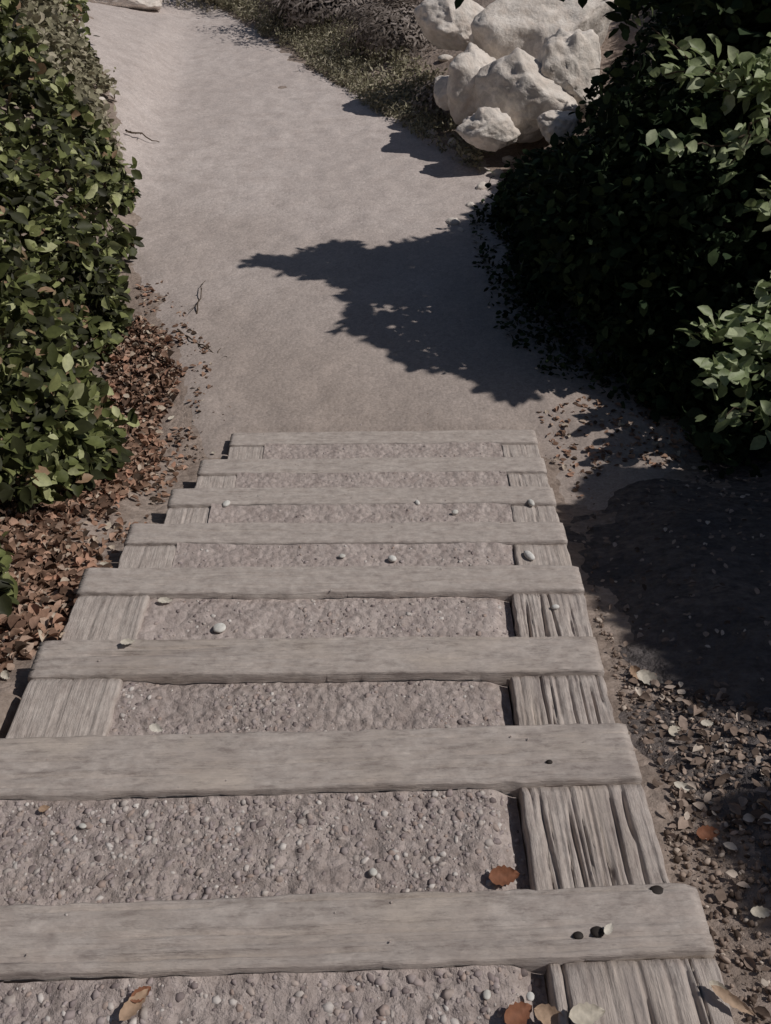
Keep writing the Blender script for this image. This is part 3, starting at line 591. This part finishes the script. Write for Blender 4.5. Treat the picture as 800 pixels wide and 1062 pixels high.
# lit sprays belong to two branches reaching out of the shade
for nm, idx, lb in (('leafy_branch', range(0, 7), 'upper sunlit branch of bright leaves against the dark shade, top right'), ('leafy_branch', range(7, 13), 'lower sunlit branch of bright leaves at the right edge, level with the path shadow')):
    base = SPL[idx[0]][2]; e = empty(nm, base, label=lb, cat='branch', group='sunlit branches at the right edge'); pv = []; lv = []
    for k in idx:
        p, P, A, B = SPL[k]; rs = np.random.RandomState(800+k); pv.append(tube(p, np.linspace(.007, .003, 9), 5))
        pv.append(tube(wiggle(A, np.array([tb[0]-.2, A[1]+.5, A[2]+.1]), 9, .03, .02, k), np.linspace(.007, .012, 9), 5))
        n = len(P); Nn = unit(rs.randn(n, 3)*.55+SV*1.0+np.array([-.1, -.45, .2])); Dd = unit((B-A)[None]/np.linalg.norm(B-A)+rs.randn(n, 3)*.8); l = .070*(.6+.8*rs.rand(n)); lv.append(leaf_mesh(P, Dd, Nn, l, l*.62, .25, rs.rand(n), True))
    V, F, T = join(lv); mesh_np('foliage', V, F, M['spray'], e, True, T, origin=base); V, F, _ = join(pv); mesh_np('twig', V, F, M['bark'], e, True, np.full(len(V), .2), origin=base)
# dim ground cover at the shadow's far edge
leaf_stuff('ground_cover', [(520, 190), (515, 240), (525, 300), (560, 350), (620, 395), (700, 440), (800, 450), (800, 250), (640, 160), (560, 165)], 9000, 61, .045, .028, M['leafR'], 'dim green ground cover growing at the edge of the shaded path', 'ground cover', .10, .8, bias=-.15)
leaf_stuff('sparse_cover', [(500, 205), (490, 260), (510, 330), (560, 385), (640, 420), (720, 450), (740, 400), (620, 300), (560, 220)], 3200, 62, .036, .022, M['leafR'], 'sparse dark sprigs where the shaded shrubs run out into the path shadow', 'ground cover', .07, .9, bias=.05)
# ------------------------------------------------------------------ boulders
def boulder(px, py, Z, rad, seed, label, jag=.22, name='boulder'):
    c = at_depth(px, py, Z); V0, F0 = IC[5]; rs = np.random.RandomState(seed)
    n = fbm(V0[:,0]*1.6+seed, V0[:,1]*1.6, V0[:,2]*1.6, seed, 5); V = V0*(1+jag*n)[:,None]
    for k in range(9):   # broken flat faces
        d = unit(rs.randn(3)); h = .62+.25*rs.rand(); s = V@d; V = V-np.maximum(0, s-h)[:,None]*d*.85
    V = V*(1+.035*fbm(V0[:,0]*7, V0[:,1]*9, V0[:,2]*9, seed+2, 4))[:,None]
    V = V*np.array(rad); o = mesh_np(name, V, [F0], M['rock'], None, True, loc=c); return tag(o, label, 'boulder', 'pale boulders at the bend of the path')
boulder(560, 48, 7.45, (.70, .58, .56), 11, 'largest pale boulder, rounded, behind the others at the top right of centre')
boulder(474, 24, 7.55, (.36, .30, .24), 12, 'pale boulder at the left end of the pile, above the dark hollow')
boulder(497, 88, 6.95, (.27, .30, .30), 13, 'pointed white boulder under the dark hollow of the pile')
boulder(590, 84, 6.75, (.28, .26, .34), 14, 'bright boulder standing at the right end of the pile')
boulder(543, 104, 6.7, (.40, .32, .30), 15, 'low pale boulder in front of the largest one')
boulder(506, 136, 6.55, (.21, .2, .15), 16, 'lowest white boulder of the pile, nearest the path')
boulder(582, 132, 6.4, (.16, .15, .12), 17, 'small pale boulder under the bright right hand one')
boulder(612, 20, 7.5, (.17, .17, .16), 18, 'small pale boulder against the dark shrub, upper right of the pile')
boulder(466, 96, 7.1, (.15, .15, .12), 20, 'small greyish boulder beside the pointed white one')
boulder(118, -4, 10.6, (.6, .4, .26), 19, 'flat pale boulder at the top left where the path leaves the photo')
rs = np.random.RandomState(900)
SM = [(500, 196, .05), (516, 182, .055), (488, 214, .04), (470, 232, .05), (478, 240, .03), (528, 168, .05), (538, 178, .035), (456, 120, .06), (448, 140, .05), (470, 150, .05), (560, 140, .06), (90, 95, .07), (104, 106, .05), (98, 122, .06), (92, 74, .05), (455, 88, .06), (462, 62, .06)]
wh = ['by the path edge under the boulders', 'just below the boulders on the path edge', 'at the dark shadow corner of the path', 'at the far edge of the shadow', 'inside the shadow at its far edge', 'between the boulders and the path', 'beside the low dim shrub', 'in the dry stems left of the boulders', 'on the verge left of the boulders', 'on the verge at the foot of the boulders', 'among leaves under the right hand boulder', 'beside the olive shrub on the left', 'under the olive shrub on the left, right of two', 'under the olive shrub on the left, lowest', 'under the olive shrub on the left, highest', 'near the dark hollow of the boulder pile', 'beside the leftmost boulder of the pile']
for k, ((px, py, s), w) in enumerate(zip(SM, wh)):
    p = G(px, py, s*.2); V, F, T = stones(np.zeros((1, 3)), np.array([s]), 3, .7, 910+k); V = V*(1+.15*fbm(V[:,0]*40, V[:,1]*40, V[:,2]*40, k, 2))[:,None]
    tag(mesh_np('rock', V, F, M['rock'], None, True, loc=p), 'small pale rock '+w, 'rock', 'small pale rocks')
# ------------------------------------------------------------------ pebbles and single leaves
def surf(px, py, k=None, rec=0):
    if k is None: return G(px, py, .006)
    return on_plane(px, py, ST[k][0]-(RECS[k]-.003 if rec else 0))
PEB = [(433, 522, 5, 0, .015, 'round white pebble near the middle of the sixth step'), (472, 532, 5, 0, .017, 'white pebble right of the middle of the sixth step'), (551, 522, 5, 0, .016, 'white pebble near the right end of the sixth step'),
       (407, 580, 4, .03, .014, 'white pebble on the gravel of the fifth step'), (355, 577, 4, 0, .011, 'tiny white pebble left of centre on the fifth step'), (549, 577, 4, 0, .019, 'flat white pebble at the right end of the fifth step'),
       (235, 523, 5, 0, .016, 'white pebble at the left end of the sixth step'), (228, 652, 3, .03, .018, 'pale pebble on the gravel of the fourth step'), (576, 630, 3, 0, .012, 'small pale pebble on the right side timber of the fourth step'),
       (86, 857, 1, .03, .007, 'tiny white pebble on the left of the second step'), (387, 905, 1, .03, .008, 'tiny white pebble near the middle of the second step'), (505, 1032, 0, .03, .007, 'tiny white pebble on the nearest gravel tread'), (550, 1034, 0, .03, .008, 'small white pebble near the right of the nearest gravel tread')]
for k, (px, py, st, rec, s, lb) in enumerate(PEB):
    p = surf(px, py, st, rec); p[2] += s*.2; V, F, T = stones(np.zeros((1, 3)), np.array([s]), 3, .5, 950+k)
    tag(mesh_np('pebble', V, F, M['chip'], None, True, T, loc=p), lb, 'pebble', 'white pebbles on the steps')
def single_leaf(px, py, st, rec, L, W, mat, ang, tilt, lb, curl=.5):
    n = 12; T = []; m = 7
    u = np.linspace(0, 1, n); v = np.linspace(-1, 1, m); U, Vv = np.meshgrid(u, v); hw = np.sin(np.pi*np.clip(U, .0, 1)**.8)**.75*W/2*(1+.12*np.sin(U*37)*np.abs(Vv))
    X_ = (U-.5)*L; Y_ = Vv*hw; Z_ = curl*W*.5*(Vv**2)*np.sin(np.pi*U)+curl*L*.22*(2*U-1)**2 + .04*W*np.sin(U*20+Vv*4)
    P = np.stack([X_, Y_*(1-.2*curl), Z_], -1).reshape(-1, 3); ids = np.arange(n*m).reshape(m, n); F = np.stack([ids[:-1, :-1], ids[:-1, 1:], ids[1:, 1:], ids[1:, :-1]], -1).reshape(-1, 4)
    o = mesh_np('fallen_leaf', P, [F], mat, None, True, np.full(len(P), random.random()), loc=surf(px, py, st, rec)+np.array([0, 0, .006])); o.rotation_euler = (R(tilt), R(tilt*.4), R(ang)); tag(o, lb, 'leaf', 'single fallen leaves')
LV = [(522, 911, 1, .03, .055, .035, 'rust', 10, 14, 'rusty brown leaf in the right corner of the second step'),
      (140, 1045, 0, .03, .05, .022, 'tan', 55, 12, 'tan leaf on gravel at the bottom left of the photo'), (147, 1033, 0, .03, .03, .018, 'rust', 40, 20, 'small rusty leaf touching the tan one at the bottom left'),
      (47, 841, 1, .03, .02, .014, 'tan', 20, 10, 'tiny tan leaf on the left of the second step'),
      (536, 1054, 0, .03, .045, .03, 'rust', 30, 18, 'brown leaf at the bottom edge, left of the pale ones'), (570, 1056, 0, .03, .045, .026, 'tan', -20, 16, 'tan leaf at the bottom edge in the corner of the nearest tread'), (607, 1054, 0, .0, .05, .028, 'pale', 10, 14, 'pale leaf at the bottom edge on the end of the side timber'),
      (758, 1040, 0, .0, .06, .016, 'tan', -35, 14, 'narrow tan leaf at the outer edge of the nearest side timber'), (745, 1027, 0, .0, .03, .014, 'pale', -30, 14, 'small pale leaf on the outer edge of the nearest side timber'),
      (673, 708, None, 0, .075, .04, 'pale', -25, 20, 'curled pale leaf on dirt at the lower edge of the shadow'), (660, 702, None, 0, .05, .03, 'tan', -60, 24, 'tan leaf overlapping the curled pale one right of the steps'),
      (698, 762, None, 0, .035, .028, 'pale', 30, 14, 'white leaf scrap on the dirt, below the curled pale leaf'), (732, 754, None, 0, .032, .018, 'pale', 0, 10, 'small white leaf scrap, right of the other on the dirt'), (708, 820, None, 0, .045, .018, 'pale', -20, 14, 'narrow white leaf on the dirt right of the second step'),
      (732, 868, None, 0, .05, .03, 'rust', 10, 14, 'orange brown leaf on the dirt above the lower right shadow'), (787, 950, None, 0, .04, .02, 'pale', 0, 14, 'white leaf in the shade at the lower right edge'), (790, 836, None, 0, .03, .016, 'tan', 0, 14, 'pale tan leaf at the right edge of the photo'),
      (630, 966, 0, .0, .02, .012, 'pale', 50, 12, 'tiny white scrap on the nearest cross timber, beside a spike hole'),
      (172, 625, 3, .03, .042, .022, 'pale', 0, 10, 'white leaf in the left corner of the fourth step'), (133, 668, 2, 0, .035, .018, 'pale', 10, 12, 'pale leaf on the left end of the third cross timber'), (163, 758, 1, 0, .03, .018, 'pale', -20, 12, 'pale leaf on the left of the second cross timber'), (110, 588, None, 0, .035, .016, 'pale', 0, 10, 'pale leaf lying off the left corner of the fourth step'),
      (5, 682, None, 0, .04, .03, 'pale', 30, 18, 'white leaf at the left edge below the brown litter'), (8, 704, None, 0, .03, .022, 'pale', -40, 18, 'small white leaf at the left edge, lowest of two'),
      (178, 436, None, 0, .045, .02, 'pale', 60, 18, 'bleached leaf in the litter by the path'), (222, 472, None, 0, .02, .014, 'pale', 0, 10, 'tiny white leaf on the sand left of the last steps')]
for k, (px, py, st, rec, L, W, mt, an, ti, lb) in enumerate(LV): single_leaf(px, py, st, rec, L, W, M[mt], an, ti, lb)
# ------------------------------------------------------------------ light, sky, camera
w = bpy.data.worlds.new('World'); SC.world = w; w.use_nodes = True; nt = w.node_tree
sky = nt.nodes.new('ShaderNodeTexSky'); sky.sky_type = 'NISHITA'; sky.sun_disc = False; sky.sun_elevation = SUN_EL; sky.sun_rotation = math.atan2(SV[0], SV[1])
nt.links.new(sky.outputs[0], nt.nodes['Background'].inputs[0]); nt.nodes['Background'].inputs[1].default_value = .044
sl = bpy.data.lights.new('sun', 'SUN'); sl.energy = 3.6; sl.angle = R(.6); sl.color = (1, .94, .88); so = bpy.data.objects.new('sun', sl); link(so); so.location = (6, 3, 8)
so.rotation_euler = Vector(SV).to_track_quat('Z', 'Y').to_euler()
cam = bpy.data.cameras.new('camera'); co = bpy.data.objects.new('camera', cam); link(co); co.location = (0, 0, CAMZ); co.rotation_euler = (R(90)-PITCH, 0, 0)
cam.sensor_fit = 'VERTICAL'; cam.angle = 2*math.atan(531/FPX); cam.clip_start = .05; cam.clip_end = 500; SC.camera = co
SC.view_settings.view_transform = 'Standard'; SC.view_settings.look = 'None'; SC.view_settings.gamma = 1; SC.view_settings.exposure = -.52
